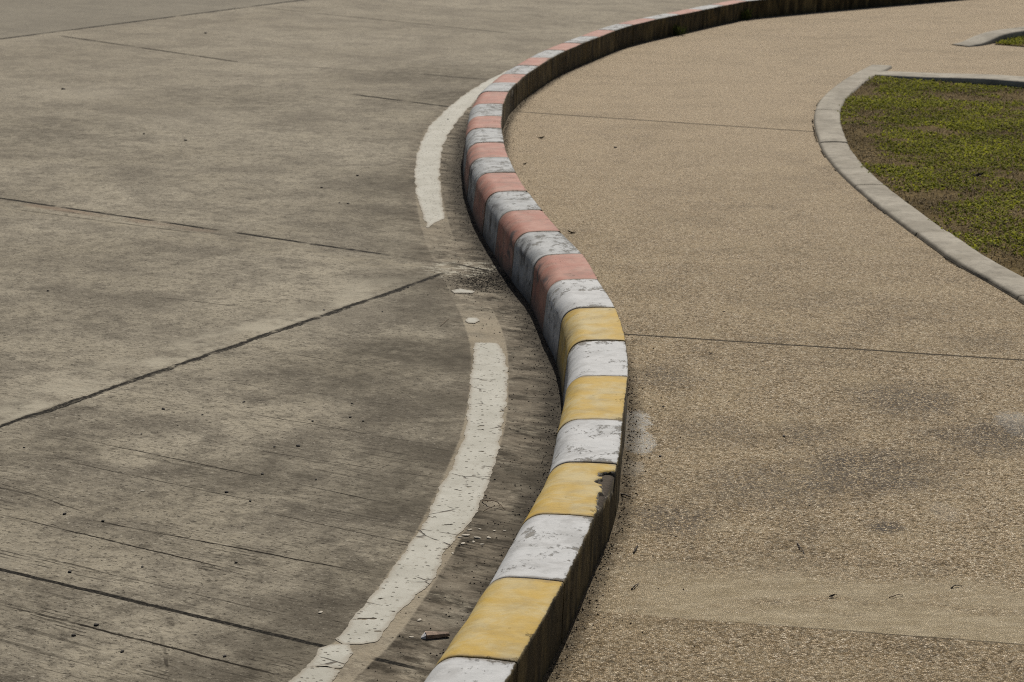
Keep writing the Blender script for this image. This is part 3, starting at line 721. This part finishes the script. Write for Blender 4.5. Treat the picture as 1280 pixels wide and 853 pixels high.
twig([(789,738),(793,735),(798,731)], Z_WALK, 'small bent twig on the pavement near the bottom of the kerb', .0016)
twig([(792,692),(795,687),(797,683)], Z_WALK, 'short dark twig on the pavement beside the second yellow block', .0018)
twig([(603,627),(612,632),(622,634),(631,638)], 0, 'brown curled stem on the road gutter beside the white kerb block', .0016, M_STEM, .012)
twig([(604,640),(616,637),(628,633)], 0, 'thin pale straw lying across the brown stem in the gutter', .001, M_STEM, .006)
twig([(550,408),(556,404),(561,399)], 0, 'tiny pale straw on the road left of the near dash', .001, M_STEM)
def crumb_leaf(px, py, z, size, rz, label, name='dead_leaf', legs=True):
    bm = bmesh.new(); g = bmesh.ops.create_grid(bm, x_segments=8, y_segments=5, size=.5)
    for v in bm.verts:
        x, y = v.co.x * 2, v.co.y * 2; w = max(.06, (1 - abs(x) ** 2.0)) * .42
        v.co = Vector((x * .5, y * w * .5, .22 * x * x + .30 * abs(y) ** 1.5 * w + .07 * mn.noise(Vector((x * 3, y * 3, px * .1)))))
        v.co *= size
    bmesh.ops.solidify(bm, geom=bm.faces[:], thickness=.0006)
    me = bpy.data.meshes.new(name); bm.to_mesh(me); bm.free(); me.materials.append(M_LEAF)
    o = bpy.data.objects.new(name, me); COL.objects.link(o); p = at(px, py, z); o.location = (p[0], p[1], z + .002); o.rotation_euler = (R(8), R(-10), rz)
    o['label'] = label; o['category'] = 'leaf'
    if legs:
        vs, fs = [], []
        pts = [(.5 * size, 0, .2 * size), (.62 * size, -.03 * size, .10 * size), (.75 * size, -.1 * size, .0)]
        for k, q in enumerate(pts):
            for s in range(5): vs.append((q[0], q[1] + .0009 * math.cos(s * 1.2566), q[2] + .0009 * math.sin(s * 1.2566)))
        for k in range(2):
            for s in range(5): fs.append((k * 5 + s, k * 5 + (s + 1) % 5, k * 5 + 5 + (s + 1) % 5, k * 5 + 5 + s))
        link('stalk', vs, fs, [M_TWIG], o)
    return o
crumb_leaf(1040, 747, Z_WALK, .016, .5, 'curled dark dead leaf on the pale cement strip of the pavement')
crumb_leaf(888, 443.5, Z_WALK, .015, 2.4, 'small dark dead leaf on the pavement just below the middle joint', legs=False)
crumb_leaf(677, 173.5, Z_WALK, .034, .05, 'narrow brown dead leaf on the far pavement, right of the red and white blocks', legs=False)
crumb_leaf(656, 206, Z_WALK, .022, .6, 'dark brown dead leaf on the pavement close to the red and white kerb', legs=False)
crumb_leaf(714, 292, Z_WALK, .03, 2.9, 'dark dead leaf tucked against the kerb foot by the red block', legs=False)

crumb_leaf(1223, 221, Z_WALK + .012, .06, .2, 'dark dead leaf lying on the green grass of the bed', legs=False)

# broken shard near the bottom of the kerb
def shard():
    p = at(543, 797); root = empty('shard', (p[0], p[1], 0)); root.rotation_euler = (0, R(-4), R(6))
    tag(root, 'broken brown shard with a pale cut end on the road beside the yellow kerb block', 'shard')
    def prism(x0, x1, w0, w1, h0, h1, mat, name):
        bm = bmesh.new(); r = []
        for x, w, h in ((x0, w0, h0), (.5 * (x0 + x1), (w0 + w1) * .54, (h0 + h1) * .52), (x1, w1, h1)):
            r.append([bm.verts.new((x + random.gauss(0, .0012), y * w * random.uniform(.85, 1.15), z * h + .001)) for y, z in ((-.5, 0), (-.42, .7), (.1, 1.), (.5, .8), (.46, 0))])
        for a_, b_ in zip(r, r[1:]):
            for i in range(5): bm.faces.new((a_[i], a_[(i + 1) % 5], b_[(i + 1) % 5], b_[i]))
        bm.faces.new(r[0][::-1]); bm.faces.new(r[-1]); bmesh.ops.recalc_face_normals(bm, faces=bm.faces[:]); bmesh.ops.bevel(bm, geom=bm.edges[:], offset=.0006, segments=1, affect='EDGES')
        me = bpy.data.meshes.new(name); bm.to_mesh(me); bm.free(); me.materials.append(mat); o = bpy.data.objects.new(name, me); COL.objects.link(o); o.parent = root
    prism(-.0165, .030, .021, .009, .0125, .0075, M_SHARD, 'shard_body')
    prism(-.0255, -.0165, .010, .0205, .004, .012, M_SHARDW, 'cut_end')
shard()

# loose silt and grit along both feet of the kerb and in the cracked corner
def grit(name, pts, label, mat, smin, smax):
    VS, FS = [], []
    for x, y, z in pts:
        r = random.uniform(smin, smax); a = random.uniform(0, 6.28); k = len(VS)
        for q in range(4): VS.append((x + math.cos(a + q * 1.57) * r * random.uniform(.7, 1.4), y + math.sin(a + q * 1.57) * r * random.uniform(.6, 1.), z - .0005))
        VS.append((x, y, z + r * random.uniform(.5, 1.)))
        FS += [(k, k + 1, k + 4), (k + 1, k + 2, k + 4), (k + 2, k + 3, k + 4), (k + 3, k, k + 4)]
    tag(link(name, VS, FS, [mat]), label, 'grit', kind='stuff')
pts = []
for _ in range(5200):
    a = random.uniform(joints[0] - 1.2, joints[-1]); p = kerb.pos(a); t = kerb.tan(a); nl = np.array([-t[1], t[0]]); d = .180 + abs(random.gauss(0, .03)) + (random.random() < .3) * random.uniform(0, .16)
    q = p + nl * d; pts.append((q[0], q[1], 0.))
g = at(612, 352)
for _ in range(1500): pts.append((g[0] + random.gauss(0, .075), g[1] + random.gauss(0, .10), 0.))
grit('grit', pts, 'dark loose grit in the gutter at the road side foot of the kerb', M_PEB, .0012, .0034)
pts = []
for _ in range(4600):
    a = random.uniform(joints[0] - 1.2, joints[-1] + 2.5); p = kerb.pos(a); t = kerb.tan(a); nl = np.array([-t[1], t[0]]); q = p - nl * (.002 + abs(random.gauss(0, .012)) + (random.random() < .25) * random.expovariate(22.))
    pts.append((q[0], q[1], Z_WALK))
grit('grit', pts, 'brown silt and grit at the pavement side foot of the kerb', flat_mat('brown_silt', (.075, .055, .032)), .0012, .0036)

pts = []
for a in np.arange(1.5, gpath.s[-1], .0016):
    p = gpath.pos(a); t = gpath.tan(a); q = p + np.array([-t[1], t[0]]) * (.001 + abs(random.gauss(0, .003)))
    if fbm(a, 4.4, 0, 3., 3) > .05: pts.append((q[0], q[1], Z_WALK))
grit('grit', pts, 'dark grit in the crack along the outer foot of the curved garden kerb', M_PEB, .0012, .003)

# tiny weeds at the foot of the far kerb face
M_WEED = blade_mat('weed_leaf', (.035, .045, .012), (.10, .12, .03), .2)
for i, (s_, lab) in enumerate([(kerb.nearest(at(912, 24, Z_WALK)), 'small green weed in the far kerb face, rightmost of two'), (kerb.nearest(at(838, 44, Z_WALK)), 'small green weed at the far kerb foot, leftmost of two')]):
    p = kerb.pos(s_); t = kerb.tan(s_); nr = np.array([t[1], -t[0]]); VS, FS, T = [], [], []
    for _ in range(46):
        a = random.uniform(0, 6.28); h = random.uniform(.02, .09); l = random.uniform(.01, .05); b = p + nr * .018 + np.array([random.gauss(0, .02), random.gauss(0, .006)]); w = random.uniform(.003, .006); k = len(VS)
        tip = (b[0] + math.cos(a) * l, b[1] + math.sin(a) * l * .5, Z_WALK + h)
        VS += [(b[0] - w * .4, b[1], Z_WALK), (b[0] + w * .4, b[1], Z_WALK), ((b[0] + tip[0]) / 2 + w, (b[1] + tip[1]) / 2, Z_WALK + h * .65), ((b[0] + tip[0]) / 2 - w, (b[1] + tip[1]) / 2, Z_WALK + h * .65), tip]
        FS += [(k, k + 1, k + 2, k + 3), (k + 3, k + 2, k + 4)]; T += [random.random()] * 5
    tag(link('weed', VS, FS, [M_WEED], attrs={'tint': T}), lab, 'weed', 'weeds at the far kerb')

# ------------------------------------------------------------------ light and camera
EL, AZ = R(45), R(9.5)                                    # sun ahead of the camera and slightly right
sun = bpy.data.lights.new('sun', 'SUN'); sun.energy = 4.2; sun.angle = R(.53); sun.color = (1., .95, .88)
so = bpy.data.objects.new('sun', sun); COL.objects.link(so)
sd = Vector((math.sin(AZ) * math.cos(EL), math.cos(AZ) * math.cos(EL), math.sin(EL)))
so.rotation_euler = sd.to_track_quat('Z', 'Y').to_euler(); so.location = sd * 30
w = bpy.data.worlds.new('World'); scene.world = w; w.use_nodes = True
nt = w.node_tree; nt.nodes.clear(); o = nt.nodes.new('ShaderNodeOutputWorld'); bg = nt.nodes.new('ShaderNodeBackground'); sk = nt.nodes.new('ShaderNodeTexSky')
sk.sky_type = 'NISHITA'; sk.sun_disc = False; sk.sun_elevation = EL; sk.sun_rotation = AZ; sk.air_density = .8; sk.dust_density = 3.; sk.ozone_density = .8
bg.inputs[1].default_value = .05
nt.links.new(sk.outputs[0], bg.inputs[0]); nt.links.new(bg.outputs[0], o.inputs[0])

cam = bpy.data.cameras.new('camera'); co = bpy.data.objects.new('camera', cam); COL.objects.link(co)
cam.sensor_fit = 'HORIZONTAL'; cam.sensor_width = 36; cam.lens = FPX / 1280 * 36; cam.clip_end = 2000; cam.clip_start = .05
co.location = (0, 0, CAM_H); co.rotation_euler = (R(90) - PITCH, 0, 0)
cam.dof.use_dof = True; cam.dof.focus_distance = 5.2; cam.dof.aperture_fstop = 13
scene.camera = co
scene.cycles.use_denoising = False; scene.cycles.filter_width = 1.05
scene.cycles.max_bounces = 4; scene.cycles.diffuse_bounces = 2; scene.cycles.glossy_bounces = 1
vs_ = scene.view_settings; vs_.view_transform = 'Standard'; vs_.look = 'None'; vs_.exposure = .2; vs_.gamma = 1.; vs_.use_curve_mapping = False
